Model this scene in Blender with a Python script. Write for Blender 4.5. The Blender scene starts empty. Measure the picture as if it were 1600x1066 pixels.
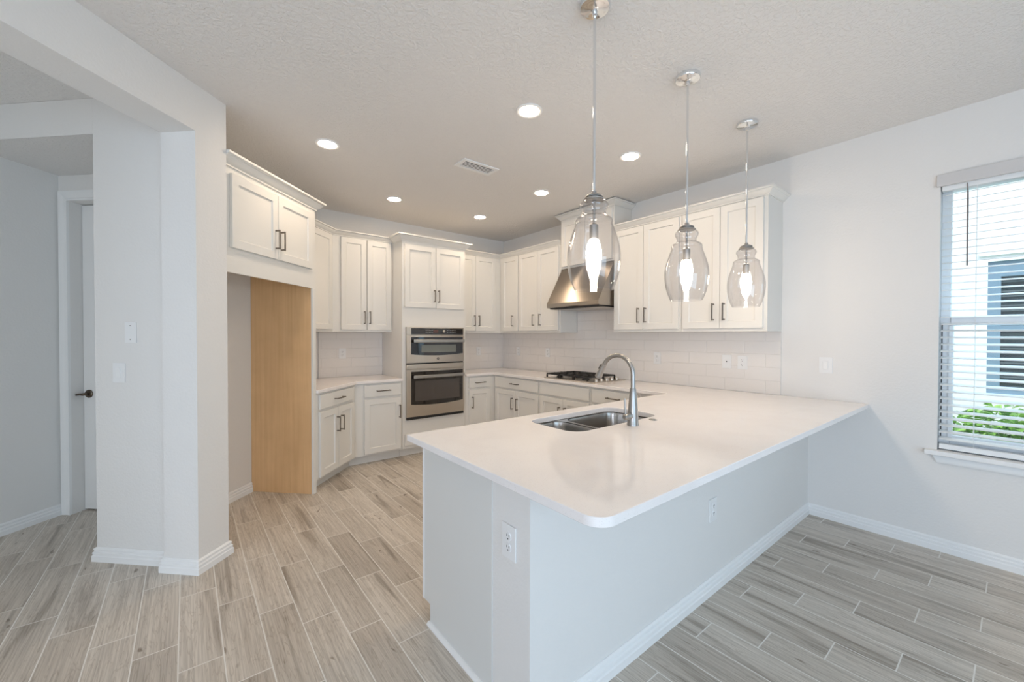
import bpy, bmesh, math, random
from mathutils import Vector, Matrix
random.seed(7)
R = math.radians
SC = bpy.context.scene
C = SC.collection

# ------------------------------------------------------------------ camera, world, exposure, daylight
FPX, YAW, PITCH, ROLL, CAMH = 636.82, 0.6742, -0.0124, 0.0019, 1.4006
fw = Vector((math.sin(YAW)*math.cos(PITCH), math.cos(YAW)*math.cos(PITCH), math.sin(PITCH)))
r0 = Vector((math.cos(YAW), -math.sin(YAW), 0)); u0 = r0.cross(fw)
cr, sr = math.cos(ROLL), math.sin(ROLL)
rt, up = r0*cr + u0*sr, -r0*sr + u0*cr
cd = bpy.data.cameras.new('camera'); cam = bpy.data.objects.new('camera', cd); C.objects.link(cam)
cam.matrix_world = Matrix(((rt.x, up.x, -fw.x, 0), (rt.y, up.y, -fw.y, 0), (rt.z, up.z, -fw.z, CAMH), (0, 0, 0, 1)))
cd.sensor_width = 36; cd.lens = FPX*36/1600; cd.clip_start = 0.05
SC.camera = cam
SC.view_settings.view_transform = 'Standard'
try: SC.view_settings.look = 'None'
except Exception: pass
SC.view_settings.exposure = 0.0
SC.view_settings.gamma = 1.0
SC.view_settings.use_curve_mapping = False
SC.cycles.max_bounces = 12; SC.cycles.diffuse_bounces = 7; SC.cycles.transparent_max_bounces = 24
SC.cycles.sample_clamp_indirect = 6.0
SC.cycles.use_denoising = True

H = 2.857          # main ceiling
XR = 3.846         # wall with cooktop and window
YB = 5.026         # wall with the ovens
DAY = (0.37, 0.70, 1.0)
WARM = (1.0, 0.79, 0.575)
CAN_L, BULB_L = 142.0, 100.0

w = bpy.data.worlds.new('world'); SC.world = w; w.use_nodes = True
wn = w.node_tree.nodes; wn['Background'].inputs[0].default_value = (0.80, 0.90, 1.0, 1); wn['Background'].inputs[1].default_value = 2.0

def area(name, loc, direction, sx, sy, watts, col):
    l = bpy.data.lights.new(name, 'AREA'); l.shape = 'RECTANGLE'; l.size = sx; l.size_y = sy; l.energy = watts; l.color = col
    o = bpy.data.objects.new(name, l); C.objects.link(o); o.location = loc
    o.rotation_euler = Vector(direction).to_track_quat('-Z', 'Z').to_euler()
    return o
area('daylight_back_slider', (0.2, -2.93, 1.08), (0, 1, 0), 3.0, 2.05, 43, DAY)
area('daylight_left_window', (-3.53, -1.75, 1.2), (1, 0, 0), 1.8, 1.9, 84, (.74,.83,1.0))
area('daylight_right_window', (XR+0.26, -0.12, 1.52), (-1, 0, 0), 0.86, 1.62, 8, DAY)
area('fill_side_room', (-2.95, 1.25, 1.15), (0.92, 1.08, 0), 1.2, 1.6, 19, (0.86, 0.93, 1.0))  # fill lamp added to lighten the hall; no window stands here
sd = bpy.data.lights.new('sun', 'SUN'); sd.energy = 2.6; sd.angle = 0.02; sd.color = (1, .97, .9)
so = bpy.data.objects.new('sun', sd); C.objects.link(so); so.rotation_euler = Vector((0.75, 0.35, -0.95)).to_track_quat('-Z', 'Y').to_euler()

# ------------------------------------------------------------------ helpers
W = {}
I4 = Matrix.Identity(4)
def T(x, y, z=0, deg=0): return Matrix.Translation((x, y, z)) @ Matrix.Rotation(R(deg), 4, 'Z')

def thing(name, label, cat, loc=(0, 0, 0), deg=0, group=None):
    o = bpy.data.objects.new(name, None); C.objects.link(o)
    o.empty_display_size = 0.1
    o.location = loc; o.rotation_euler = (0, 0, R(deg))
    o['label'] = label; o['category'] = cat
    if group: o['group'] = group
    W[o.name] = T(loc[0], loc[1], loc[2], deg)
    return o
def tag(o, label, cat, group=None, kind=None):
    o['label'] = label; o['category'] = cat
    if group: o['group'] = group
    if kind: o['kind'] = kind
    return o
def dup(root, loc, deg=None, label=None):
    c = root.copy(); C.objects.link(c); c.location = loc
    if deg is not None: c.rotation_euler = (0, 0, R(deg))
    if label: c['label'] = label
    for ch in list(root.children):
        a = ch.copy(); C.objects.link(a); a.parent = c
        for g in list(ch.children):
            b = g.copy(); C.objects.link(b); b.parent = a
    return c

class MB:
    """mesh collector working in a frame matrix"""
    def __init__(s, frame=I4): s.bm = bmesh.new(); s.f = frame; s.wn = False
    def _new(s, verts): return [s.bm.verts.new(v) for v in verts]
    def box(s, x0, x1, y0, y1, z0, z1, b=0.0, seg=1):
        if x0 > x1: x0, x1 = x1, x0
        if y0 > y1: y0, y1 = y1, y0
        if z0 > z1: z0, z1 = z1, z0
        t = bmesh.new(); bmesh.ops.create_cube(t, size=1)
        for v in t.verts: v.co = Vector(((x0+x1)/2+v.co.x*(x1-x0), (y0+y1)/2+v.co.y*(y1-y0), (z0+z1)/2+v.co.z*(z1-z0)))
        if b > 0: bmesh.ops.bevel(t, geom=list(t.edges), offset=b, segments=seg, profile=0.5, affect='EDGES'); s.wn = True
        s.merge(t); return s
    def merge(s, t, m=None):
        vm = {}
        for v in t.verts: vm[v] = s.bm.verts.new((m @ v.co) if m else v.co)
        for f in t.faces:
            try: s.bm.faces.new([vm[v] for v in f.verts])
            except ValueError: pass
        t.free()
    def prism(s, poly, z0, z1, b=0.0):
        t = bmesh.new()
        a = [t.verts.new((p[0], p[1], z0)) for p in poly]; c = [t.verts.new((p[0], p[1], z1)) for p in poly]
        n = len(poly)
        t.faces.new(a[::-1]); t.faces.new(c)
        for i in range(n): t.faces.new([a[i], a[(i+1) % n], c[(i+1) % n], c[i]])
        bmesh.ops.recalc_face_normals(t, faces=list(t.faces))
        if b > 0: bmesh.ops.bevel(t, geom=list(t.edges), offset=b, segments=1, profile=0.5, affect='EDGES')
        s.merge(t); return s
    def prism_x(s, poly, x0, x1):   # poly of (y,z) extruded along x
        t = bmesh.new()
        a = [t.verts.new((x0, p[0], p[1])) for p in poly]; c = [t.verts.new((x1, p[0], p[1])) for p in poly]
        n = len(poly)
        t.faces.new(a); t.faces.new(c[::-1])
        for i in range(n): t.faces.new([a[i], a[(i+1) % n], c[(i+1) % n], c[i]])
        bmesh.ops.recalc_face_normals(t, faces=list(t.faces)); s.merge(t); return s
    def quads(s, rings, closed=True, cap0=False, cap1=False):
        vs = [s._new(r) for r in rings]
        for a, b in zip(vs[:-1], vs[1:]):
            n = len(a)
            for i in range(n if closed else n-1):
                j = (i+1) % n
                if len({a[i], a[j], b[j], b[i]}) == 4: s.bm.faces.new([a[i], a[j], b[j], b[i]])
        if cap0: s.bm.faces.new(vs[0][::-1])
        if cap1: s.bm.faces.new(vs[-1])
        return s
    def lathe(s, prof, c=(0, 0, 0), seg=32, cap0=False, cap1=False, axis='Z'):
        rings = []
        for r, z in prof:
            ring = []
            for i in range(seg):
                a = 2*math.pi*i/seg; p = (r*math.cos(a), r*math.sin(a), z)
                if axis == 'Y': p = (p[0], p[2], p[1])
                if axis == 'X': p = (p[2], p[0], p[1])
                ring.append((c[0]+p[0], c[1]+p[1], c[2]+p[2]))
            rings.append(ring)
        return s.quads(rings, True, cap0, cap1)
    def tube(s, pts, rad, seg=12, cap=True):
        pts = [Vector(p) for p in pts]; n = len(pts); rings = []
        prev = None
        for i, p in enumerate(pts):
            d = (pts[min(i+1, n-1)] - pts[max(i-1, 0)]).normalized()
            if prev is None:
                a = d.cross(Vector((0, 0, 1)));
                if a.length < 1e-3: a = d.cross(Vector((1, 0, 0)))
            else: a = prev - d*prev.dot(d)
            a.normalize(); prev = a; b = d.cross(a)
            rr = rad[i] if isinstance(rad, (list, tuple)) else rad
            rings.append([p + a*rr*math.cos(2*math.pi*k/seg) + b*rr*math.sin(2*math.pi*k/seg) for k in range(seg)])
        return s.quads(rings, True, cap, cap)
    def sweep(s, path, prof, z=0.0, d0=None, d1=None, closed=False, side=1):
        """sweep profile [(out,h)] along 2-D path with mitres; 'out' is to the right of travel (side=1)."""
        P = [Vector(p) for p in path]; n = len(P); rings = []
        def nrm(d): return Vector((d.y, -d.x))*side
        for i in range(n):
            if closed or 0 < i < n-1:
                a = (P[i]-P[i-1]).normalized(); b = (P[(i+1) % n]-P[i]).normalized()
            elif i == 0:
                b = (P[1]-P[0]).normalized(); a = Vector(d0).normalized() if d0 else b
            else:
                a = (P[-1]-P[-2]).normalized(); b = Vector(d1).normalized() if d1 else a
            na, nb = nrm(a), nrm(b); m = (na+nb)/(1+na.dot(nb))
            rings.append([(P[i].x+m.x*o, P[i].y+m.y*o, z+h) for o, h in prof])
        if closed: rings.append(rings[0]); s.quads(rings, True)
        else: s.quads(rings, True, True, True)
        return s
    def door(s, x0, x1, z0, z1, t=0.021, fr=0.057, rec=0.011, y=0.0, slab=False):
        """shaker door / drawer front: y is the back face, front at y-t"""
        def ring(i, yy): return [(x0+i, yy, z0+i), (x1-i, yy, z0+i), (x1-i, yy, z1-i), (x0+i, yy, z1-i)]
        c = 0.002
        if slab: rs = [ring(0, y), ring(0, y-t+c), ring(c, y-t)]
        else: rs = [ring(0, y), ring(0, y-t+c), ring(c, y-t), ring(fr, y-t), ring(fr+0.002, y-t+rec*0.55), ring(fr+0.006, y-t+rec)]
        s.quads(rs, True, True, True); return s
    def build(s, name, mat, parent=None, smooth=True, angle=32, recalc=True):
        m = s.f
        if parent is not None: m = W[parent.name].inverted() @ s.f
        for v in s.bm.verts: v.co = m @ v.co
        if recalc: bmesh.ops.recalc_face_normals(s.bm, faces=list(s.bm.faces))
        me = bpy.data.meshes.new(name); s.bm.to_mesh(me); s.bm.free()
        if mat: me.materials.append(mat)
        if smooth:
            for p in me.polygons: p.use_smooth = True
            me.set_sharp_from_angle(angle=R(angle))
        o = bpy.data.objects.new(name, me); C.objects.link(o)
        if smooth and s.wn: k = o.modifiers.new('weighted', 'WEIGHTED_NORMAL'); k.keep_sharp = True; k.weight = 90
        if parent is not None: o.parent = parent; W[o.name] = W[parent.name]
        else: W[o.name] = I4
        return o
def struct(name, mb, mat, **k):
    o = mb.build(name, mat, **k); o['kind'] = 'structure'; return o

def rrect(x0, x1, y0, y1, r, seg=8):
    pts = []
    for cx, cy, a0 in ((x1-r, y1-r, 0), (x0+r, y1-r, 90), (x0+r, y0+r, 180), (x1-r, y0+r, 270)):
        for k in range(seg+1):
            a = R(a0+90*k/seg); pts.append((cx+r*math.cos(a), cy+r*math.sin(a)))
    return pts
def fill_mesh(outer, holes, z0, z1, bev=0.0):
    """flat plate with holes, returned as a bmesh"""
    cu = bpy.data.curves.new('tmp', 'CURVE'); cu.dimensions = '2D'; cu.fill_mode = 'BOTH'
    h = (z1-z0)/2; cu.extrude = h-bev; cu.bevel_depth = bev; cu.bevel_resolution = 2; cu.offset = -bev
    for pts in [outer]+holes:
        sp = cu.splines.new('POLY'); sp.points.add(len(pts)-1); sp.use_cyclic_u = True
        for i, p in enumerate(pts): sp.points[i].co = (p[0], p[1], 0, 1)
    ob = bpy.data.objects.new('tmp', cu); C.objects.link(ob)
    dg = bpy.context.evaluated_depsgraph_get(); dg.update()
    me = bpy.data.meshes.new_from_object(ob.evaluated_get(dg))
    t = bmesh.new(); t.from_mesh(me); bmesh.ops.translate(t, verts=list(t.verts), vec=(0, 0, z0+h))
    bmesh.ops.remove_doubles(t, verts=list(t.verts), dist=1e-5)
    bpy.data.objects.remove(ob); bpy.data.curves.remove(cu); bpy.data.meshes.remove(me)
    return t

# diagonal coordinates: U = x+y, V = x-y
def uv(U, V): return ((U+V)/2, (U-V)/2)
def UVP(pts): return [uv(*p) for p in pts]
S2 = math.sqrt(2)

# ------------------------------------------------------------------ materials
def newmat(name):
    m = bpy.data.materials.new(name); m.use_nodes = True
    return m, m.node_tree.nodes, m.node_tree.links, m.node_tree.nodes['Principled BSDF']
def srgb(r, g, b):
    f = lambda c: (c/255/12.92) if c/255 <= .04045 else ((c/255+.055)/1.055)**2.4
    return (f(r), f(g), f(b), 1)
def simple(name, col, rough=0.5, metal=0.0, bump=None, coat=0.0, spec=None, aniso=None):
    m, n, l, b = newmat(name)
    b.inputs['Base Color'].default_value = col; b.inputs['Roughness'].default_value = rough; b.inputs['Metallic'].default_value = metal
    if coat: b.inputs['Coat Weight'].default_value = coat; b.inputs['Coat Roughness'].default_value = 0.05
    if spec is not None: b.inputs['Specular IOR Level'].default_value = spec
    if bump:
        sc, st, dist = bump
        geo = n.new('ShaderNodeNewGeometry'); t = n.new('ShaderNodeTexNoise'); t.inputs['Scale'].default_value = sc; t.inputs['Detail'].default_value = 3
        bp_ = n.new('ShaderNodeBump'); bp_.inputs['Strength'].default_value = st; bp_.inputs['Distance'].default_value = dist
        l.new(geo.outputs['Position'], t.inputs['Vector']); l.new(t.outputs['Fac'], bp_.inputs['Height']); l.new(bp_.outputs['Normal'], b.inputs['Normal'])
    return m
M = {}
M['wall'] = simple('wall_paint', (0.76, 0.745, 0.725, 1), 0.6, bump=(70, 0.35, 0.004), spec=.3)
M['trim'] = simple('trim_paint', (0.83, 0.83, 0.825, 1), 0.35)
M['cab'] = simple('cabinet_paint', (0.745, 0.73, 0.695, 1), 0.38)
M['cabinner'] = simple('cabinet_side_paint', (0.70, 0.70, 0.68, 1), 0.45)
M['plastic'] = simple('white_plastic', (0.80, 0.80, 0.80, 1), 0.3)
M['slot'] = simple('dark_slot', (0.02, 0.02, 0.02, 1), 0.6)
M['nickel'] = simple('satin_nickel', (0.23, 0.205, 0.18, 1), 0.32, 1.0)
M['chrome'] = simple('chrome', (0.82, 0.84, 0.86, 1), 0.08, 1.0)
M['brass'] = simple('aged_pewter', (0.16, 0.13, 0.10, 1), 0.35, 1.0)
M['iron'] = simple('cast_iron', (0.015, 0.014, 0.013, 1), 0.45)
M['blackglass'] = simple('black_glass', (0.012, 0.010, 0.010, 1), 0.04, coat=0.6)
M['winglass'] = simple('oven_window_glass', (0.07, 0.06, 0.055, 1), 0.07, coat=0.5)
M['micro'] = simple('microwave_window', (0.17, 0.18, 0.16, 1), 0.22)
M['display'] = simple('display_red', (0.11, 0.055, 0.045, 1), 0.15)
M['rubber'] = simple('black_rubber', (0.02, 0.02, 0.02, 1), 0.6)
M['blind'] = simple('blind_white', (0.80, 0.82, 0.83, 1), 0.35); M['valance'] = simple('valance_offwhite', (0.60, 0.585, 0.58, 1), 0.5)
M['wand'] = simple('grey_wand', (0.22, 0.2, 0.2, 1), 0.3)
M['vinyl'] = simple('vinyl_white', (0.8, 0.82, 0.84, 1), 0.35)

def brushed(name, col, rough, axis, scale=220, streak=0.03, aniso=0.0):
    m, n, l, b = newmat(name)
    tc = n.new('ShaderNodeTexCoord'); mp = n.new('ShaderNodeMapping'); t = n.new('ShaderNodeTexNoise')
    s = [scale]*3; s[axis] = 3.0
    mp.inputs['Scale'].default_value = s; t.inputs['Scale'].default_value = 1.0; t.inputs['Detail'].default_value = 2
    l.new(tc.outputs['Object'], mp.inputs['Vector']); l.new(mp.outputs['Vector'], t.inputs['Vector'])
    mr = n.new('ShaderNodeMapRange'); mr.inputs['To Min'].default_value = rough-streak/2; mr.inputs['To Max'].default_value = rough+streak/2
    l.new(t.outputs['Fac'], mr.inputs['Value']); l.new(mr.outputs['Result'], b.inputs['Roughness'])
    bp_ = n.new('ShaderNodeBump'); bp_.inputs['Strength'].default_value = 0.02; bp_.inputs['Distance'].default_value = 0.0003
    l.new(t.outputs['Fac'], bp_.inputs['Height']); l.new(bp_.outputs['Normal'], b.inputs['Normal'])
    b.inputs['Base Color'].default_value = col; b.inputs['Metallic'].default_value = 1
    if aniso:
        tg = n.new('ShaderNodeTangent'); tg.direction_type = 'RADIAL'; tg.axis = 'Z'
        l.new(tg.outputs[0], b.inputs['Tangent']); b.inputs['Anisotropic'].default_value = aniso; b.inputs['Anisotropic Rotation'].default_value = 0.25
    return m
M['steel'] = brushed('brushed_steel', (0.58, 0.53, 0.47, 1), 0.30, 0, aniso=.7)
M['steelhood'] = brushed('brushed_steel_hood', (0.42, 0.375, 0.325, 1), 0.30, 0, aniso=.85)
M['sink'] = brushed('sink_steel', (0.44, 0.42, 0.395, 1), 0.24, 2)
M['faucet'] = simple('faucet_steel', (0.40, 0.39, 0.375, 1), 0.33, 1.0)

def mat_ceiling():
    m, n, l, b = newmat('ceiling_texture')
    b.inputs['Base Color'].default_value = (0.78, 0.76, 0.74, 1); b.inputs['Roughness'].default_value = 0.8; b.inputs['Specular IOR Level'].default_value = .2
    g = n.new('ShaderNodeNewGeometry'); t = n.new('ShaderNodeTexNoise'); t.inputs['Scale'].default_value = 48; t.inputs['Detail'].default_value = 3; t.inputs['Distortion'].default_value = .8
    r = n.new('ShaderNodeValToRGB'); r.color_ramp.elements[0].position = .42; r.color_ramp.elements[1].position = .58
    bp_ = n.new('ShaderNodeBump'); bp_.inputs['Strength'].default_value = .6; bp_.inputs['Distance'].default_value = .0035
    l.new(g.outputs['Position'], t.inputs['Vector']); l.new(t.outputs['Fac'], r.inputs['Fac']); l.new(r.outputs['Color'], bp_.inputs['Height']); l.new(bp_.outputs['Normal'], b.inputs['Normal'])
    return m
M['ceil'] = mat_ceiling()

def mat_quartz():
    m, n, l, b = newmat('white_quartz')
    g = n.new('ShaderNodeNewGeometry'); t = n.new('ShaderNodeTexNoise'); t.inputs['Scale'].default_value = 6; t.inputs['Detail'].default_value = 8; t.inputs['Distortion'].default_value = .8
    r = n.new('ShaderNodeValToRGB'); r.color_ramp.elements[0].position = .35; r.color_ramp.elements[0].color = (.84, .80, .785, 1); r.color_ramp.elements[1].position = .6; r.color_ramp.elements[1].color = (.86, .825, .81, 1)
    t2 = n.new('ShaderNodeTexNoise'); t2.inputs['Scale'].default_value = 260; t2.inputs['Detail'].default_value = 1
    r2 = n.new('ShaderNodeValToRGB'); r2.color_ramp.elements[0].position = .28; r2.color_ramp.elements[0].color = (.80, .78, .77, 1); r2.color_ramp.elements[1].position = .36; r2.color_ramp.elements[1].color = (1, 1, 1, 1)
    mx = n.new('ShaderNodeMix'); mx.data_type = 'RGBA'; mx.blend_type = 'MULTIPLY'; mx.inputs['Factor'].default_value = .5
    l.new(g.outputs['Position'], t.inputs['Vector']); l.new(t.outputs['Fac'], r.inputs['Fac']); l.new(g.outputs['Position'], t2.inputs['Vector']); l.new(t2.outputs['Fac'], r2.inputs['Fac'])
    l.new(r.outputs['Color'], mx.inputs['A']); l.new(r2.outputs['Color'], mx.inputs['B']); l.new(mx.outputs['Result'], b.inputs['Base Color'])
    b.inputs['Roughness'].default_value = 0.07; b.inputs['IOR'].default_value = 1.5
    return m
M['quartz'] = mat_quartz()

def math_(n, l, op, a, b=None, c=None):
    k = n.new('ShaderNodeMath'); k.operation = op
    for i, v in enumerate((a, b, c)):
        if v is None: continue
        if hasattr(v, 'default_value'): l.new(v, k.inputs[i])
        else: k.inputs[i].default_value = v
    return k.outputs[0]

def mat_floor():
    """wood-look porcelain planks running along Y, one-third stagger"""
    m, n, l, b = newmat('wood_look_plank_tile')
    g = n.new('ShaderNodeNewGeometry'); s = n.new('ShaderNodeSeparateXYZ'); l.new(g.outputs['Position'], s.inputs[0])
    X, Y = s.outputs[0], s.outputs[1]
    Wd, L = 0.15645, 0.617
    xs = math_(n, l, 'DIVIDE', math_(n, l, 'ADD', X, 0.036), Wd)
    row = math_(n, l, 'FLOOR', xs); fx = math_(n, l, 'FRACT', xs)
    ys = math_(n, l, 'DIVIDE', math_(n, l, 'SUBTRACT', math_(n, l, 'MULTIPLY_ADD', row, 0.2057, Y), 2.166), L)
    col = math_(n, l, 'FLOOR', ys); fy = math_(n, l, 'FRACT', ys)
    gx, gy = 0.0025/Wd, 0.0025/L
    dx = math_(n, l, 'MINIMUM', fx, math_(n, l, 'SUBTRACT', 1.0, fx)); dy = math_(n, l, 'MINIMUM', fy, math_(n, l, 'SUBTRACT', 1.0, fy))
    mx_ = math_(n, l, 'LESS_THAN', dx, gx); my_ = math_(n, l, 'LESS_THAN', dy, gy)
    grout = math_(n, l, 'MAXIMUM', mx_, my_)
    cid = n.new('ShaderNodeCombineXYZ'); l.new(row, cid.inputs[0]); l.new(col, cid.inputs[1])
    wn_ = n.new('ShaderNodeTexWhiteNoise'); wn_.noise_dimensions = '3D'; l.new(cid.outputs[0], wn_.inputs['Vector'])
    rnd = wn_.outputs['Value']
    # grain coordinates, shifted per plank
    off = math_(n, l, 'MULTIPLY', rnd, 37.0)
    def coords(sx, sy):
        c = n.new('ShaderNodeCombineXYZ')
        l.new(math_(n, l, 'MULTIPLY', X, sx), c.inputs[0]); l.new(math_(n, l, 'MULTIPLY', Y, sy), c.inputs[1]); l.new(off, c.inputs[2]); return c.outputs[0]
    def noise(sx, sy, det, dist=0.0):
        t = n.new('ShaderNodeTexNoise'); t.inputs['Scale'].default_value = 1; t.inputs['Detail'].default_value = det; t.inputs['Distortion'].default_value = dist
        l.new(coords(sx, sy), t.inputs['Vector']); return t.outputs['Fac']
    def ramp(f, stops):
        r = n.new('ShaderNodeValToRGB'); e = r.color_ramp.elements
        e[0].position, e[0].color = stops[0]; e[1].position, e[1].color = stops[-1]
        for p, c in stops[1:-1]: k = e.new(p); k.color = c
        l.new(f, r.inputs['Fac']); return r.outputs['Color']
    def mix(f, a, bb, mode='MIX'):
        k = n.new('ShaderNodeMix'); k.data_type = 'RGBA'; k.blend_type = mode
        if hasattr(f, 'default_value'): l.new(f, k.inputs['Factor'])
        else: k.inputs['Factor'].default_value = f
        for nm, v in (('A', a), ('B', bb)):
            if hasattr(v, 'default_value'): l.new(v, k.inputs[nm])
            else: k.inputs[nm].default_value = v
        return k.outputs['Result']
    base = ramp(rnd, [(0.0, (.52, .465, .40, 1)), (0.25, (.60, .545, .475, 1)), (0.7, (.64, .585, .515, 1)), (1.0, (.67, .615, .545, 1))])
    broad = ramp(noise(13, 0.9, 3, 0.6), [(0.33, (.58, .55, .52, 1)), (0.43, (.90, .89, .88, 1)), (0.75, (1.06, 1.06, 1.06, 1))])
    fine = ramp(noise(160, 3.0, 4), [(0.35, (.80, .79, .78, 1)), (0.62, (1.05, 1.05, 1.05, 1))])
    ring = ramp(noise(30, 3.0, 2, 2.2), [(0.44, (1, 1, 1, 1)), (0.49, (.76, .73, .70, 1)), (0.53, (1, 1, 1, 1))])
    knot = ramp(noise(26, 9, 1, 0.4), [(0.215, (.40, .35, .30, 1)), (0.27, (1, 1, 1, 1))])
    c = mix(1.0, base, broad, 'MULTIPLY'); c = mix(1.0, c, fine, 'MULTIPLY'); c = mix(.8, c, ring, 'MULTIPLY'); c = mix(.85, c, knot, 'MULTIPLY')
    c = mix(grout, c, (.76, .73, .68, 1))
    l.new(c, b.inputs['Base Color'])
    rg = math_(n, l, 'MULTIPLY_ADD', grout, .4, .36); l.new(rg, b.inputs['Roughness'])
    bp_ = n.new('ShaderNodeBump'); bp_.inputs['Strength'].default_value = .5; bp_.inputs['Distance'].default_value = .0015
    l.new(math_(n, l, 'SUBTRACT', 1.0, grout), bp_.inputs['Height']); l.new(bp_.outputs['Normal'], b.inputs['Normal'])
    return m
M['floor'] = mat_floor()

def mat_tile(axis, u0_, name):
    """glossy white subway tile; axis 0 = run along X, 1 = run along Y"""
    m, n, l, b = newmat(name)
    g = n.new('ShaderNodeNewGeometry'); s = n.new('ShaderNodeSeparateXYZ'); l.new(g.outputs['Position'], s.inputs[0])
    U = s.outputs[axis]; Z = s.outputs[2]; Wd, Hh = 0.336, 0.1125
    zs = math_(n, l, 'DIVIDE', math_(n, l, 'SUBTRACT', Z, 0.912), Hh); row = math_(n, l, 'FLOOR', zs); fz = math_(n, l, 'FRACT', zs)
    us = math_(n, l, 'MULTIPLY_ADD', row, 0.5, math_(n, l, 'DIVIDE', math_(n, l, 'SUBTRACT', U, u0_), Wd)); col = math_(n, l, 'FLOOR', us); fu = math_(n, l, 'FRACT', us)
    du = math_(n, l, 'MINIMUM', fu, math_(n, l, 'SUBTRACT', 1.0, fu)); dz = math_(n, l, 'MINIMUM', fz, math_(n, l, 'SUBTRACT', 1.0, fz))
    du = math_(n, l, 'MULTIPLY', du, Wd); dz = math_(n, l, 'MULTIPLY', dz, Hh); d = math_(n, l, 'MINIMUM', du, dz)
    gr = math_(n, l, 'LESS_THAN', d, .0011)
    k = n.new('ShaderNodeMix'); k.data_type = 'RGBA'; l.new(gr, k.inputs['Factor']); k.inputs['A'].default_value = (.79, .755, .725, 1); k.inputs['B'].default_value = (.68, .65, .62, 1)
    l.new(k.outputs['Result'], b.inputs['Base Color'])
    l.new(math_(n, l, 'MULTIPLY_ADD', gr, .5, .09), b.inputs['Roughness'])
    edge = n.new('ShaderNodeMapRange'); edge.inputs['From Max'].default_value = .004; l.new(d, edge.inputs['Value'])
    cid = n.new('ShaderNodeCombineXYZ'); l.new(row, cid.inputs[0]); l.new(col, cid.inputs[1]); wn_ = n.new('ShaderNodeTexWhiteNoise'); l.new(cid.outputs[0], wn_.inputs['Vector'])
    t = n.new('ShaderNodeTexNoise'); t.inputs['Scale'].default_value = 17; t.inputs['Detail'].default_value = 1.5
    va = n.new('ShaderNodeVectorMath'); va.operation = 'MULTIPLY_ADD'; l.new(wn_.outputs['Color'], va.inputs[0]); va.inputs[1].default_value = (5, 5, 5); l.new(g.outputs['Position'], va.inputs[2]); l.new(va.outputs[0], t.inputs['Vector'])
    hgt = math_(n, l, 'MULTIPLY_ADD', t.outputs['Fac'], 1.6, edge.outputs['Result'])
    bp_ = n.new('ShaderNodeBump'); bp_.inputs['Strength'].default_value = .6; bp_.inputs['Distance'].default_value = .0032
    l.new(hgt, bp_.inputs['Height']); l.new(bp_.outputs['Normal'], b.inputs['Normal'])
    return m
M['tileY'] = mat_tile(1, 1.355, 'subway_tile_y'); M['tileX'] = mat_tile(0, 3.846-0.12, 'subway_tile_x')

def mat_maple():
    m, n, l, b = newmat('maple_veneer')
    tc = n.new('ShaderNodeNewGeometry'); mp = n.new('ShaderNodeMapping'); mp.inputs['Scale'].default_value = (38, 38, 1.3)
    t = n.new('ShaderNodeTexNoise'); t.inputs['Scale'].default_value = 1; t.inputs['Detail'].default_value = 5; t.inputs['Distortion'].default_value = .6
    t2 = n.new('ShaderNodeTexNoise'); t2.inputs['Scale'].default_value = 3.5; t2.inputs['Detail'].default_value = 3
    r = n.new('ShaderNodeValToRGB'); r.color_ramp.elements[0].position = .3; r.color_ramp.elements[0].color = (.74, .465, .235, 1); r.color_ramp.elements[1].position = .7; r.color_ramp.elements[1].color = (.82, .54, .29, 1)
    r2 = n.new('ShaderNodeValToRGB'); r2.color_ramp.elements[0].position = .3; r2.color_ramp.elements[0].color = (.93, .92, .91, 1); r2.color_ramp.elements[1].position = .7; r2.color_ramp.elements[1].color = (1.05, 1.05, 1.05, 1)
    mx = n.new('ShaderNodeMix'); mx.data_type = 'RGBA'; mx.blend_type = 'MULTIPLY'; mx.inputs['Factor'].default_value = 1
    l.new(tc.outputs['Position'], mp.inputs['Vector']); l.new(mp.outputs[0], t.inputs['Vector']); l.new(t.outputs['Fac'], r.inputs['Fac']); l.new(tc.outputs['Position'], t2.inputs['Vector']); l.new(t2.outputs['Fac'], r2.inputs['Fac'])
    l.new(r.outputs['Color'], mx.inputs['A']); l.new(r2.outputs['Color'], mx.inputs['B']); l.new(mx.outputs['Result'], b.inputs['Base Color']); b.inputs['Roughness'].default_value = .4
    return m
M['maple'] = mat_maple()

def thin_glass(name, tint=(1, 1, 1, 1), gloss_gain=1.0, rough=0.0, ior=1.5):
    m, n, l, b = newmat(name); n.remove(b); out = n['Material Output']
    tr = n.new('ShaderNodeBsdfTransparent'); tr.inputs[0].default_value = tint
    gl = n.new('ShaderNodeBsdfGlossy'); gl.inputs['Roughness'].default_value = rough
    ge = n.new('ShaderNodeNewGeometry'); dt = n.new('ShaderNodeVectorMath'); dt.operation = 'DOT_PRODUCT'
    l.new(ge.outputs['Normal'], dt.inputs[0]); l.new(ge.outputs['Incoming'], dt.inputs[1])
    q1 = math_(n, l, 'SUBTRACT', 1.0, math_(n, l, 'ABSOLUTE', dt.outputs['Value']))
    f0 = ((ior-1)/(ior+1))**2
    g = math_(n, l, 'MULTIPLY', math_(n, l, 'MULTIPLY_ADD', math_(n, l, 'POWER', q1, 5.0), 1-f0, f0), gloss_gain)
    mx = n.new('ShaderNodeMixShader'); l.new(g, mx.inputs[0]); l.new(tr.outputs[0], mx.inputs[1]); l.new(gl.outputs[0], mx.inputs[2]); l.new(mx.outputs[0], out.inputs[0])
    return m
M['glass'] = thin_glass('clear_shade_glass', (.955, .953, .957, 1), 1.25, 0.015, 1.52)
M['pane'] = thin_glass('window_pane', (.96, .98, .98, 1), 1.0)

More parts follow.
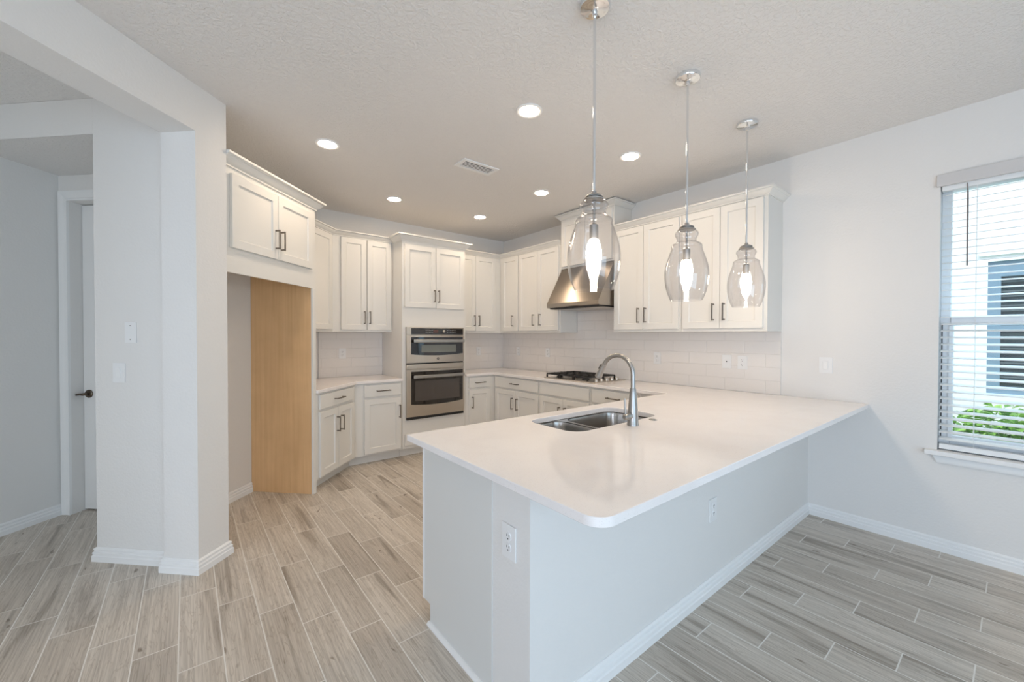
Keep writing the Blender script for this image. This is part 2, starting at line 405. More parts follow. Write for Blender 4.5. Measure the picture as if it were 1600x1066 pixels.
def emis(name, col, st):
    m, n, l, b = newmat(name); n.remove(b); e = n.new('ShaderNodeEmission'); e.inputs[0].default_value = (*col, 1); e.inputs[1].default_value = st
    l.new(e.outputs[0], n['Material Output'].inputs[0]); return m
M['can'] = emis('led_lens', WARM, CAN_L)
M['bulb'] = emis('lit_bulb', (1.0, .84, .66), BULB_L)

# ================================================================== SETTING
fl = MB(); fl.box(-8, XR+0.0, -3.2, 5.2, -0.1, 0); struct('floor', fl, M['floor'], smooth=False)
cl = MB(); cl.box(-8, XR+0.15, -3.2, 5.2, H, H+0.1); struct('ceiling', cl, M['ceil'], smooth=False)

# right wall with window opening
WY0, WY1, WZ0, WZ1 = -0.575, 0.341, 0.655, 2.40
t = MB()
t.box(XR, XR+.15, WY1, YB+.15, 0, H); t.box(XR, XR+.15, -3.15, WY0, 0, H)
t.box(XR, XR+.15, WY0, WY1, 0, WZ0); t.box(XR, XR+.15, WY0, WY1, WZ1, H)
struct('wall_right', t, M['wall'], smooth=False)
t = MB(); t.box(0.9, XR, YB, YB+.15, 0, H); struct('wall_back', t, M['wall'], smooth=False)
# pillar, stub wall and alcove wall
t = MB()
t.prism(UVP([(3.05, -2.955), (3.364, -2.955), (3.364, -3.857), (6.3, -3.857), (6.3, -4.017), (3.135, -4.017), (3.135, -3.27), (3.05, -3.27)]), 0, H)
struct('wall_left', t, M['wall'], smooth=False)
t = MB(); t.prism(UVP([(-0.4, -2.955), (3.05, -2.955), (3.05, -3.27), (-0.4, -3.27)]), 2.587, H-.001); struct('wall_beam', t, M['wall'], smooth=False)
t = MB(); t.prism(UVP([(-7.0, -2.955), (-0.4, -2.955), (-0.4, -3.27), (-7.0, -3.27)]), 0, H-.001); struct('wall_left_near', t, M['wall'], smooth=False)
t = MB(); t.prism(UVP([(3.135, -5.445), (3.135, -4.017), (3.93, -4.017), (3.93, -5.445)]), 2.637, H-.001); struct('wall_hall_header', t, M['ceil'], smooth=False)
t = MB(); t.prism(UVP([(3.134, -5.445), (3.134, -4.019), (3.1345, -4.019), (3.1345, -5.445)]), 2.637, H-.002); struct('wall_hall_header_face', t, M['wall'], smooth=False)
t = MB(); t.prism(UVP([(-2.0, -5.445), (4.1, -5.445), (4.1, -5.6), (-2.0, -5.6)]), 0, H-.001); struct('wall_hall_left', t, M['wall'], smooth=False)
# hall end wall with door opening  (V -5.316 .. -4.50)
DV0, DV1, DZ = -5.316, -4.45, 2.435
t = MB()
t.prism(UVP([(3.91, -5.445), (3.91, DV0), (4.06, DV0), (4.06, -5.445)]), 0, 2.636)
t.prism(UVP([(3.91, DV1), (3.91, -4.018), (4.06, -4.018), (4.06, DV1)]), 0, 2.636)
t.prism(UVP([(3.91, DV0), (3.91, DV1), (4.06, DV1), (4.06, DV0)]), DZ, 2.636)
struct('wall_hall_end', t, M['wall'], smooth=False)
t = MB(); t.prism(UVP([(4.45, -5.6), (4.45, -4.018), (4.6, -4.018), (4.6, -5.6)]), 0, 2.7); t.prism(UVP([(4.1, -5.445), (4.45, -5.445), (4.45, -5.6), (4.1, -5.6)]), 0, 2.7); t.prism(UVP([(4.06, -5.445), (4.06, -4.018), (4.6, -4.018), (4.6, -5.445)]), 2.64, 2.7); struct('wall_leak_block', t, M['wall'], smooth=False)  # unseen box added behind the door to stop outside light leaking in
# rear shell of the rooms
t = MB(); t.prism(UVP([(-2.15, -2.955), (-2.0, -2.955), (-2.0, -5.6), (-2.15, -5.6)]), 0, H-.001); struct('wall_side_room', t, M['wall'], smooth=False)
t = MB()
t.box(-3.75, -1.35, -3.15, -3.0, 0, H-.001); t.box(1.75, XR, -3.15, -3.0, 0, H-.001); t.box(-1.35, 1.75, -3.15, -3.0, 2.15, H-.001)
struct('wall_rear', t, M['wall'], smooth=False)
t = MB(); t.box(-3.75, -3.6, -3.0, -0.6, 0, H-.001); struct('wall_left_rear', t, M['wall'], smooth=False)

# knee wall under the peninsula
KY0, KY1, KX = 1.05, 1.268, 0.92
t = MB(); t.box(KX, XR, KY0, KY1, 0, 0.850); t.box(KX+.10, XR, KY0, KY1, 0.850, 0.8835); struct('wall_knee', t, M['wall'], smooth=False)
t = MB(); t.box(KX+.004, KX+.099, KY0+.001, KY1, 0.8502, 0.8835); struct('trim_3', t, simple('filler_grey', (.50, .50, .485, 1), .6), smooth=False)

# baseboards
BB = [(0, 0), (.019, 0), (.019, .034), (.015, .038), (.0145, .046), (.0165, .050), (.0155, .056), (.0100, .060), (.0095, .068), (.0125, .072), (.011, .078), (.006, .082), (.004, .0845), (0, .0845)]
def base(name, path, side=1, **k): struct(name, MB().sweep(path, BB, 0.0, side=side, **k), M['trim'], angle=25)
base('baseboard_right', [(XR, -2.99), (XR, KY0)], side=-1, d1=(-1, 0))
base('baseboard_knee', [(XR, KY0), (KX, KY0), (KX, KY0+.03)], side=-1, d0=(0, 1))
base('baseboard_left', UVP([(3.364, -3.10), (3.364, -2.955), (3.05, -2.955), (3.05, -3.27), (3.135, -3.27), (3.135, -4.017), (3.6, -4.017)]), side=-1)
base('baseboard_alcove', UVP([(3.4, -3.857), (4.752, -3.857)]), side=1)
base('baseboard_hall', UVP([(-1.9, -5.445), (3.91, -5.445)]), side=1)

# hall door, casing, jamb
t = MB()
cz = [(0, 0), (0, .018), (.012, .018), (.02, .013), (.05, .013), (.062, .017), (.076, .017), (.08, .006), (.08, 0)]
def casing_leg(v0, d, z1):   # d=-1 casing grows to smaller V
    rings = []
    for z in (0, z1):
        rings.append([(*uv(3.91-o*S2, v0+d*wd*S2), z) for wd, o in cz])
    # mitre the top
    rings[1] = [(p[0], p[1], z1+cz[i][0]) for i, p in enumerate(rings[1])]
    t.quads(rings, True, True, True)
casing_leg(DV0, -1, DZ); casing_leg(DV1, 1, DZ)
t.quads([[(*uv(3.91-o*S2, DV0-wd*S2), DZ+wd) for wd, o in cz], [(*uv(3.91-o*S2, DV1+wd*S2), DZ+wd) for wd, o in cz]], True, True, True)
struct('trim_1', t, M['trim'])
dframe = Matrix.Translation((*uv(4.03, DV0+.004), 0)) @ Matrix.Rotation(R(-45), 4, 'Z')   # local x along +V, y into wall
dw = (DV1-DV0)/S2-.006
t = MB(dframe); t.box(0, dw, 0, .035, .012, DZ-.006)
door1 = struct('door_1', t, M['trim'], smooth=False)
t = MB(dframe)
for a, b_ in ((.25, 1.05), (1.2, 2.25)): t.door(.13, dw-.13, a, b_, t=.006, fr=.03, rec=.004, y=0)
pnl = t.build('door_panel', M['trim'], door1)
t = MB(dframe); HX = .05
t.lathe([(.0, -.012), (.028, -.012), (.033, -.006), (.033, 0)], (HX, 0, .934), 24, axis='Y'); t.lathe([(.011, -.052), (.011, -.012)], (HX, 0, .934), 12, True, True, axis='Y')
t.tube([(HX+.012, -.052, .934), (HX-.015, -.055, .935), (HX-.035, -.055, .932), (HX-.05, -.053, .930)], [.010, .009, .008, .0075], 10)
t.build('door_handle', M['brass'], door1)

# ------------------------------------------------------------------ window, blind and outside
t = MB()
fx0, fx1 = XR+.075, XR+.125
t.box(fx0, fx1, WY1-.048, WY1, WZ0+.002, WZ1, .003); t.box(fx0, fx1, WY0, WY0+.048, WZ0+.002, WZ1, .003)
t.box(fx0, fx1, WY0+.048, WY1-.048, WZ1-.05, WZ1, .003); t.box(fx0, fx1, WY0+.048, WY1-.048, WZ0+.002, WZ0+.06, .003)
t.box(fx0-.012, fx1-.002, WY0+.048, WY1-.048, 1.475, 1.53, .003)
t.box(fx0-.012, fx1-.02, WY1-.062, WY1-.040, WZ0+.06, 1.475, .002); t.box(fx0-.012, fx1-.02, WY0+.040, WY0+.062, WZ0+.06, 1.475, .002)
t.box(fx0-.012, fx1-.02, WY0+.062, WY1-.062, WZ0+.06, WZ0+.10, .002)
win = struct('window_1', t, M['vinyl'], smooth=False)
t = MB(); t.box(fx0+.02, fx0+.024, WY0+.03, WY1-.03, WZ0+.03, WZ1-.03); t.build('window_pane', M['pane'], win, smooth=False)
t = MB(); t.box(fx0-.004, fx0+.001, WY1-.012, WY1-.007, WZ0+.08, 1.49); t.build('weatherstrip', M['slot'], win, smooth=False)
# stool and apron
t = MB(); t.box(XR, XR+.074, WY0+.001, WY1-.001, .6555, .6600); t.box(XR-.05, XR-.0005, WY0-.055, WY1+.055, .630, .6600, .005, 2)
struct('window_1_sill', t, M['trim'])
t = MB(); ap = [(0, 0), (.012, 0), (.016, .008), (.016, .036), (.011, .046), (.011, .052), (0, .052)]
rings = []
for y, s_ in ((WY0-.022, 1), (WY1+.022, -1)):
    rings.append([(XR-o, y+s_*(.052-h)*.45, .5775+h) for o, h in ap])
t.quads(rings, True, True, True); struct('trim_2', t, M['trim'])
bl = thing('window_blind', 'white two inch slatted blind with tilt wand over the window', 'blind', (XR+.02, -.117, .68))
t = MB(); t.box(XR-.022, XR-.006, WY0-.018, WY1+.018, 2.374, 2.452, .004, 2); t.box(XR-.006, XR-.0006, WY0-.018, WY1+.018, 2.384, 2.448)
t.build('valance', M['valance'], bl)
t = MB(); t.box(XR+.002, XR+.052, WY0+.006, WY1-.006, 2.345, 2.395, .002); t.build('head_rail', M['blind'], bl)
zs_top, pitch = 2.322, 0.0440; SL = 37
for i in range(SL):
    z = zs_top-pitch*i
    t = MB(); a = R(13)
    rings = []
    for y in (WY0+.008, WY1-.008):
        ring = []
        for k in range(7):
            s_ = -1+2*k/6; x_ = .025*s_; zc = .0022*(1-s_*s_)
            ring.append((XR+.028+x_*math.cos(a)-zc*math.sin(a), y, z+x_*math.sin(a)+zc))
        for k in range(6, -1, -1):
            s_ = -1+2*k/6; x_ = .025*s_; zc = .0022*(1-s_*s_)-.0026
            ring.append((XR+.028+x_*math.cos(a)-zc*math.sin(a), y, z+x_*math.sin(a)+zc))
        rings.append(ring)
    t.quads(rings, True, True, True); t.build('slat', M['blind'], bl)
zb = zs_top-pitch*SL
t = MB(); t.box(XR+.003, XR+.053, WY0+.008, WY1-.008, zb-.024, zb+.008, .003, 2); t.build('bottom_rail', M['blind'], bl)
t = MB()
for y in (.184, -.117, -.42):
    t.tube([(XR+.001, y, 2.35), (XR+.001, y, zb)], .0011, 6); t.tube([(XR+.055, y, 2.35), (XR+.055, y, zb)], .0011, 6)
t.build('ladder_cord', M['blind'], bl)
t = MB(); t.tube([(XR-.002, .224, 2.37), (XR-.003, .222, 2.30), (XR-.003, .221, 1.85)], [.002, .0045, .0045], 8); t.build('tilt_wand', M['wand'], bl)

# outside: neighbour house, lawn, bushes
t = MB(); t.box(XR+.15, 12, -9, 9, -.3, -.15); g = t.build('lawn_ground', simple('lawn', (.10, .2, .05, 1), .9), smooth=False); g['kind'] = 'structure'
NX = 6.6
stucco = simple('stucco_white', (.86, .88, .90, 1), .8, bump=(60, .3, .01))
nh = thing('neighbour_house', 'white stucco house wall with a dark framed window seen outside', 'house', (NX, -1, -.15))
NW0, NW1, NZ0, NZ1 = -1.3, .232, .80, 2.19
t = MB()
t.box(NX, NX+.2, -7, NW0, -.15, 4.5); t.box(NX, NX+.2, NW1, 6, -.15, 4.5); t.box(NX, NX+.2, NW0, NW1, -.15, NZ0); t.box(NX, NX+.2, NW0, NW1, NZ1, 4.5)
t.box(NX-.03, NX, NW0-.08, NW1+.06, NZ1+.06, NZ1+.11)
t.build('house_wall', stucco, nh, smooth=False)
bf = simple('slate_blue_frame', (.19, .29, .40, 1), .4)
t = MB(); t.box(NX+.04, NX+.1, NW1-.09, NW1, NZ0, NZ1); t.box(NX+.04, NX+.1, NW0, NW0+.09, NZ0, NZ1); t.box(NX+.04, NX+.1, NW0+.09, NW1-.09, NZ1-.16, NZ1); t.box(NX+.04, NX+.1, NW0+.09, NW1-.09, NZ0, NZ0+.05)
t.box(NX+.045, NX+.1, NW0+.09, NW1-.09, 1.46, 1.52)
wf = t.build('window_frame', bf, nh, smooth=False)
t = MB(); t.box(NX+.12, NX+.125, NW0+.05, NW1-.05, NZ0+.03, NZ1-.1); t.build('window_glass', simple('dark_pane', (.03, .045, .055, 1), .08), wf, smooth=False)
t = MB()
for k in range(24):
    t.box(NX+.105, NX+.11, NW0+.09, NW1-.09, NZ0+.07+k*.05, NZ0+.085+k*.05)
t.build('window_slats', simple('slat_grey', (.12, .15, .17, 1), .6), wf, smooth=False)

def leaf_mat(name, a, b2):
    m, n, l, bs = newmat(name)
    g_ = n.new('ShaderNodeNewGeometry'); r = n.new('ShaderNodeValToRGB'); r.color_ramp.elements[0].color = a; r.color_ramp.elements[1].color = b2
    l.new(g_.outputs['Random Per Island'], r.inputs['Fac']); l.new(r.outputs['Color'], bs.inputs['Base Color']); bs.inputs['Roughness'].default_value = .45
    bs.inputs['Subsurface Weight'].default_value = 0.0
    return m
lm = leaf_mat('shrub_leaf', (.14, .36, .07, 1), (.50, .80, .16, 1)); stem_m = simple('shrub_stem', (.12, .10, .05, 1), .8)
def shrub(cx, cy, rx, ry, ztop, nleaf, label):
    root = thing('leafy_shrub', label, 'shrub', (cx, cy, -.15))
    t = MB()
    for k in range(nleaf):
        a = random.uniform(0, 2*math.pi); el = math.acos(random.uniform(-.1, 1)); rr = random.uniform(.6, 1)
        p = Vector((cx+rx*rr*math.sin(el)*math.cos(a), cy+ry*rr*math.sin(el)*math.sin(a), .05+(ztop-.05)*rr*math.cos(el)))
        L_ = random.uniform(.045, .085); Wd = L_*.42
        d = Vector((math.cos(a+random.uniform(-.8, .8)), math.sin(a+random.uniform(-.8, .8)), random.uniform(-.5, .5))).normalized()
        sd_ = d.cross(Vector((0, 0, 1))).normalized(); nn = sd_.cross(d)
        tilt = random.uniform(-.6, .6); sd_ = sd_*math.cos(tilt)+nn*math.sin(tilt); nn = sd_.cross(d)
        mid = [p, p+d*L_*.33, p+d*L_*.7, p+d*L_-nn*L_*.12]; wds = [.15, 1, .75, .05]
        top_ = [(m_+sd_*Wd*w_+nn*.012*w_) for m_, w_ in zip(mid, wds)]; bot_ = [(m_-sd_*Wd*w_+nn*.012*w_) for m_, w_ in zip(mid, wds)]
        vt = t._new(top_); vm_ = t._new(mid); vb = t._new(bot_)
        for i in range(3):
            t.bm.faces.new([vt[i], vt[i+1], vm_[i+1], vm_[i]]); t.bm.faces.new([vm_[i], vm_[i+1], vb[i+1], vb[i]])
    t.build('foliage', lm, root, recalc=False)
    t = MB()
    for k in range(7):
        a = 2*math.pi*k/7; t.tube([(cx, cy, -.15), (cx+rx*.3*math.cos(a), cy+ry*.3*math.sin(a), ztop*.4), (cx+rx*.6*math.cos(a), cy+ry*.6*math.sin(a), ztop*.8)], [.012, .008, .004], 6)
    t.build('stem', stem_m, root)
shrub(5.25, .10, .34, .46, .84, 2600, 'bright green leafy shrub outside, low in the window')

# ================================================================== CABINETS
def handle(fr, x, z0, z1=None, x1=None, y=-.02, parent=None):
    """bar pull: vertical when z1 given, horizontal when x1 given"""
    t = MB(fr); w_ = .0055; so_ = .030
    if z1 is not None:
        t.box(x-w_, x+w_, y-so_-.008, y-so_, z0, z1, .0015)
        for z in (z0+.008, z1-.008): t.box(x-w_*.9, x+w_*.9, y-so_, y, z-w_, z+w_)
    else:
        t.box(x, x1, y-so_-.008, y-so_, z0-w_, z0+w_, .0015)
        for xx in (x+.008, x1-.008): t.box(xx-w_, xx+w_, y-so_, y, z0-w_*.9, z0+w_*.9)
    return t.build('handle', M['nickel'], parent)
def add_door(fr, par, x0, x1, z0, z1, hx=None, hz=None, mat=None, y=0.0, name='door', fr_w=.057):
    o = MB(fr).door(x0, x1, z0, z1, y=y-.001, fr=fr_w).build(name, mat or M['cab'], par)
    if hx is not None: handle(fr, hx, hz[0], hz[1], parent=o, y=y-.021)
    return o
def add_drawer(fr, par, x0, x1, z0, z1, hlen=.153, y=0.0):
    o = MB(fr).door(x0, x1, z0, z1, y=y-.001, slab=True).build('drawer', M['cab'], par)
    if hlen: c = (x0+x1)/2; handle(fr, c-hlen/2, (z0+z1)/2, x1=c+hlen/2, parent=o, y=y-.021)
    return o
def to_local(fr, pts): inv = fr.inverted(); return [tuple((inv @ Vector((p[0], p[1], 0)))[:2]) for p in pts]
e = .0015
CROWN = [(0, 0), (.009, 0), (.009, .007), (.013, .010), (.020, .0145), (.032, .027), (.041, .037), (.041, .0405), (.054, .044), (.056, .046), (.056, .056), (0, .056)]

UZ0, UZ1 = 1.442, 2.505
def upper(label, loc, deg, poly, doors, z0=UZ0, z1=UZ1, dz=(1.468, 2.492), group=None, name='wall_cabinet'):
    """poly in world xy; doors: list of (x0,x1,handle_x) in frame"""
    fr = T(loc[0], loc[1], 0, deg)
    root = thing(name, label, 'cabinet', (loc[0], loc[1], z0), deg, group)
    MB().prism(poly, z0, z1).build('carcass', M['cab'], root, smooth=False)
    for x0, x1, hx in doors: add_door(fr, root, x0, x1, dz[0], dz[1], hx, (dz[0]+.065, dz[0]+.213) if hx is not None else None)
    return root, fr

XU, YU = 3.54, 4.705       # faces of the wall cabinets
WC = (1.169+.004, YB-.002) # wall corner at the left
cornerL = (1.253, 4.708)
# left diagonal wall cabinet
p0 = uv(4.815, -3.457); fr = T(p0[0], p0[1], 0, 45)
root, fr = upper('cream wall cabinet set diagonally beside the wood-sided refrigerator niche', p0, 45,
    [p0, (cornerL[0]-.001, cornerL[1]), (WC[0]-.002, WC[1]), uv(4.815, -3.855)],
    [(.045, .395, None), (.402, .772, None)], group='upper cabinets')
root, fr = upper('cream double-door wall cabinet left of the wall ovens', cornerL, 0,
    [cornerL, (1.9215, cornerL[1]), (1.9215, YB-.002), (WC[0], WC[1])],
    [(.083, .360, .335), (.373, .651, .396)], group='upper cabinets')
t = MB(); t.sweep([uv(4.93, -3.457), cornerL, (1.9215, cornerL[1])], CROWN, UZ1-.002)
tag(t.build('crown_moulding', M['cab']), 'cream crown moulding along the cabinets left of the wall ovens', 'moulding')

# right of ovens: straight run then right wall run
cornerR = (XU, YU)
root, fr = upper('cream double-door wall cabinet between the wall ovens and the corner', (2.772, YU), 0,
    [(2.772, YU), (XU-e, YU), (XR-.002, YB-.004), (XR-.002, YB-.002), (2.772, YB-.002)],
    [(.035, .337-.004, .308), (.337, .668, .380)], group='upper cabinets')
frR = -90
root, fr = upper('narrow single-door wall cabinet in the corner, left of the range hood', (XU, YU), frR,
    [(XU, YU-e), (XR-.002, YB-.006), (XR-.002, 4.272), (XU, 4.272)],
    [(.075, .42, .324+.0)], group='upper cabinets')
root, fr = upper('cream double-door wall cabinet directly left of the range hood', (XU, 4.270), frR,
    [(XU, 4.270), (XR-.002, 4.270), (XR-.002, 3.488), (XU, 3.488)],
    [(.012, .382, .322), (.386, .755, .446)], group='upper cabinets')
t = MB(); t.sweep([(2.772, YU), (XU, YU), (XU, 3.488)], CROWN, UZ1-.002)
tag(t.build('crown_moulding', M['cab']), 'cream crown moulding running round the corner to the hood', 'moulding')

# hood cabinet
HY0, HY1, HZ0, HZ1 = 2.704, 3.484, 2.205, 2.790
hc = thing('hood_cabinet', 'tall raised cabinet with crown above the range hood', 'cabinet', (XU, HY1, HZ0), -90, 'upper cabinets')
fr = T(XU, HY1, 0, -90)
MB().box(XU, XR-.002, HY0, HY1, HZ0, HZ1).build('carcass', M['cab'], hc, smooth=False)
wd = HY1-HY0
add_door(fr, hc, .02, wd/2-.002, HZ0+.02, HZ1-.03); add_door(fr, hc, wd/2+.002, wd-.02, HZ0+.02, HZ1-.03)
MB().sweep([(XR-.001, HY1), (XU, HY1), (XU, HY0), (XR-.001, HY0)], CROWN, HZ1-.001).build('crown_moulding', M['cab'], hc)

# right block: two double cabinets
e1 = 1.241
root, fr = upper('cream double-door wall cabinet just right of the range hood', (XU, 2.700), frR,
    [(XU, 2.700), (XR-.002, 2.700), (XR-.002, 1.950), (XU, 1.950)],
    [(.013, .362, .316), (.366, .732, .396)], group='upper cabinets')
root, fr = upper('cream double-door wall cabinet at the open end of the run, by the window wall', (XU, 1.948), frR,
    [(XU, 1.948), (XR-.002, 1.948), (XR-.002, e1), (XU, e1)],
    [(.021, .348, .302), (.352, .680, .390)], group='upper cabinets')
t = MB(); t.sweep([(XU, 2.700), (XU, e1), (XR-.001, e1)], CROWN, UZ1-.002)
tag(t.build('crown_moulding', M['cab']), 'cream crown moulding over the two cabinets right of the hood', 'moulding')

# refrigerator niche: panel + cabinet above
FZ = 1.815
pn = thing('refrigerator_end_panel', 'tall tan maple side panel with white front edge in the refrigerator niche', 'panel', (*uv(4.785, -3.44), 0), 45)
MB().prism(UVP([(4.757, -3.04), (4.811, -3.04), (4.811, -3.855), (4.757, -3.855)]), 0.0, 1.957).build('wood_panel', M['maple'], pn, smooth=False)
MB().prism(UVP([(4.748, -3.012), (4.812, -3.012), (4.812, -3.0405), (4.748, -3.0405)]), 0.0, FZ-.001, .002).build('front_edge', M['cab'], pn, smooth=False)
fo = uv(3.367, -3.02); fr = T(fo[0], fo[1], 0, 45)
fc = thing('refrigerator_cabinet', 'deep double-door cabinet above the empty refrigerator niche', 'cabinet', (fo[0], fo[1], FZ), 45, 'upper cabinets')
MB().prism(UVP([(3.367, -3.02), (4.812, -3.02), (4.812, -3.855), (3.367, -3.855)]), 1.958, UZ1).build('carcass', M['cab'], fc, smooth=False)
MB().prism(UVP([(3.367, -3.02), (4.812, -3.02), (4.812, -3.039), (3.367, -3.039)]), FZ, 1.9575).build('front_rail', M['cab'], fc, smooth=False)
add_door(fr, fc, .073, .513, 1.978, 2.462, .486, (2.05, 2.198)); add_door(fr, fc, .518, .952, 1.978, 2.462, .545, (2.05, 2.198))
C2 = [(a*1.2, b_*1.35) for a, b_ in CROWN]
MB().sweep(UVP([(3.367, -3.02), (4.812, -3.02), (4.812, -3.36)]), C2, UZ1-.001).build('crown_moulding', M['cab'], fc)

# ---- tall oven cabinet
YT, TX0, TX1 = 4.42, 1.925, 2.769
OX0, OX1, OZ0, OZ1 = 1.966, 2.728, .428, 1.502
tc_ = thing('oven_tower_cabinet', 'full-height white cabinet that houses the two wall ovens', 'cabinet', (TX0, YT, 0), 0)
fr = T(TX0, YT, 0, 0); tw = TX1-TX0
t = MB()
t.box(TX0, OX0+.012, YT, YB-.002, .095, UZ1); t.box(OX1-.012, TX1, YT, YB-.002, .095, UZ1)
t.box(OX0+.012, OX1-.012, YT, YB-.002, .095, OZ0+.01); t.box(OX0+.012, OX1-.012, YT, YB-.002, OZ1-.01, UZ1); t.box(OX0+.012, OX1-.012, YB-.02, YB-.002, OZ0, OZ1)
t.build('carcass', M['cab'], tc_, smooth=False)
add_door(fr, tc_, .028, .418, 1.730, 2.452, .395, (1.80, 1.945)); add_door(fr, tc_, .424, .816, 1.730, 2.452, .452, (1.80, 1.945))
add_drawer(fr, tc_, .03, tw-.03, .135, .268, hlen=0)
MB().box(TX0, TX1, YT+.07, YT+.085, 0, .094).build('toe_kick', M['cab'], tc_, smooth=False)
MB().sweep([(TX0, YU-.065), (TX0, YT), (TX1, YT), (TX1, YU-.065)], C2, UZ1-.018).build('crown_moulding', M['cab'], tc_)

# ---- wall oven with microwave on top
ov = thing('wall_oven', 'stainless steel combination microwave and wall oven with black glass doors', 'oven', ((OX0+OX1)/2, YT, OZ0))
yf = YT-.002
t = MB(); t.box(OX0+.014, OX1-.014, YT+.002, YT+.5, OZ0+.012, OZ1-.012); t.build('oven_body', M['iron'], ov, smooth=False)
t = MB(); t.box(OX0, OX1, yf-.012, yf, OZ0, OZ1); t.build('trim_frame', M['steel'], ov, smooth=False)
# control panel
t = MB(); t.box(OX0, OX1, yf-.034, yf-.0125, 1.408, OZ1, .004, 2); cp = t.build('control_panel', M['steel'], ov)
t = MB(); t.box(OX0+.055, OX1-.015, yf-.036, yf-.034, 1.416, 1.488); t.build('control_glass', M['blackglass'], cp, smooth=False)
t = MB(); t.box(OX0+.335, OX0+.40, yf-.0372, yf-.0362, 1.436, 1.472); t.build('display', M['display'], cp, smooth=False)
t = MB(); t.lathe([(0, -.055), (.016, -.055), (.018, -.036)], (OX0+.47, yf, 1.457), 20, axis='Y'); t.build('dial', M['steel'], cp)
pg = simple('print_grey', (.3, .3, .3, 1), .5)
for x_, n_ in ((OX0+.235, 5), (OX0+.52, 6)):
    for z_ in (1.440, 1.463):
        for k in range(n_):
            t = MB(); t.box(x_+.021*k, x_+.012+.021*k, yf-.0367, yf-.0362, z_, z_+.0055); t.build('touch_button', pg, cp, smooth=False)
def bowed(t, x0, x1, z0, z1, y, bow, depth, n=14, zb=None):
    cxm, hw = (OX0+OX1)/2, (OX1-OX0)/2
    """door slab whose front bows outward across its width; zb(x)->extra bottom drop"""
    rings = []
    for i in range(n+1):
        s_ = i/n; x = x0+(x1-x0)*s_; yy = y-bow*(1-((x-cxm)/hw)**2)
        zz = z0-(zb*(1-(2*s_-1)**2) if zb else 0)
        rings.append([(x, y+depth, zz), (x, yy, zz), (x, yy, z1), (x, y+depth, z1)])
    t.quads(rings, True, True, True)
def oven_door(name, z0, z1, g0, g1, hz, wx, wz, wmat):
    t = MB(); bowed(t, OX0, OX1, z0, z1, yf-.036, .014, .022); d = t.build(name, M['steel'], ov)
    t = MB(); bowed(t, OX0+.05, OX1-.018, g0, g1, yf-.0375, .014, .002, zb=.018); gl = t.build('door_glass', M['blackglass'], d)
    t = MB(); bowed(t, wx[0], wx[1], wz[0], wz[1], yf-.0390, .014, .002); t.build('viewing_window', wmat, gl)
    t = MB()
    t.box(OX0+.065, OX1-.02, yf-.092, yf-.074, hz-.019, hz+.019, .007, 3)
    for x in (OX0+.11, OX1-.075): t.box(x-.014, x+.014, yf-.075, yf-.04, hz-.012, hz+.012, .003)
    t.build('door_handle', M['faucet'], d); return d
oven_door('microwave_door', 1.085, 1.400, 1.185, 1.385, 1.338, (OX0+.175, OX1-.12), (1.205, 1.293), M['micro'])
d2 = oven_door('oven_door', .462, 1.000, .605, .985, .925, (OX0+.10, OX1-.07), (.64, .875), M['winglass'])
t = MB(); t.box(OX0, OX1, yf-.040, yf-.0125, 1.012, 1.070, .005, 2); t.build('vent_strip', M['steel'], ov)
t = MB(); t.box(OX0+.004, OX1-.004, yf-.02, yf-.0125, 1.0705, 1.0845)
for k in range(22): t.box(OX0+.05+.031*k, OX0+.068+.031*k, yf-.024, yf-.02, 1.073, 1.079)
t.build('vent_slots', M['slot'], ov, smooth=False)
t = MB(); t.box(OX0+.002, OX1-.002, yf-.03, yf-.0125, OZ0-.0, OZ0+.03, 0); t.build('bottom_vent', M['slot'], ov, smooth=False)
# round monogram badge
t = MB(); cx = (OX0+OX1)/2+.01; zc = 1.128; yb = yf-.0505
t.lathe([(0, -.001), (.0175, -.001), (.0175, .002)], (cx, yb, zc), 28, axis='Y'); bd = t.build('badge', simple('badge_grey', (.10, .09, .085, 1), .35), ov)
t = MB()
ring = [(cx+.0150*math.cos(a), yb-.0015, zc+.0150*math.sin(a)) for a in [2*math.pi*k/28 for k in range(29)]]; t.tube(ring, .0007, 5)
for sx in (-1, 1):
    pts = [(cx+sx*(.0045+.0045*math.cos(a)), yb-.0015, zc+.0055*math.sin(a)) for a in [R(40+30*k) for k in range(11)]]; t.tube(pts, .0008, 5)
t.tube([(cx+.002, yb-.0015, zc-.006), (cx+.005, yb-.0015, zc-.0005), (cx+.010, yb-.0015, zc+.001)], .0008, 5)
for k in range(4):
    a = R(45+90*k); t.tube([(cx+.011*math.cos(a+.4), yb-.0015, zc+.011*math.sin(a+.4)), (cx+.013*math.cos(a), yb-.0015, zc+.013*math.sin(a)), (cx+.011*math.cos(a-.4), yb-.0015, zc+.011*math.sin(a-.4))], .0007, 5)
t.build('badge_lettering', M['steel'], bd)

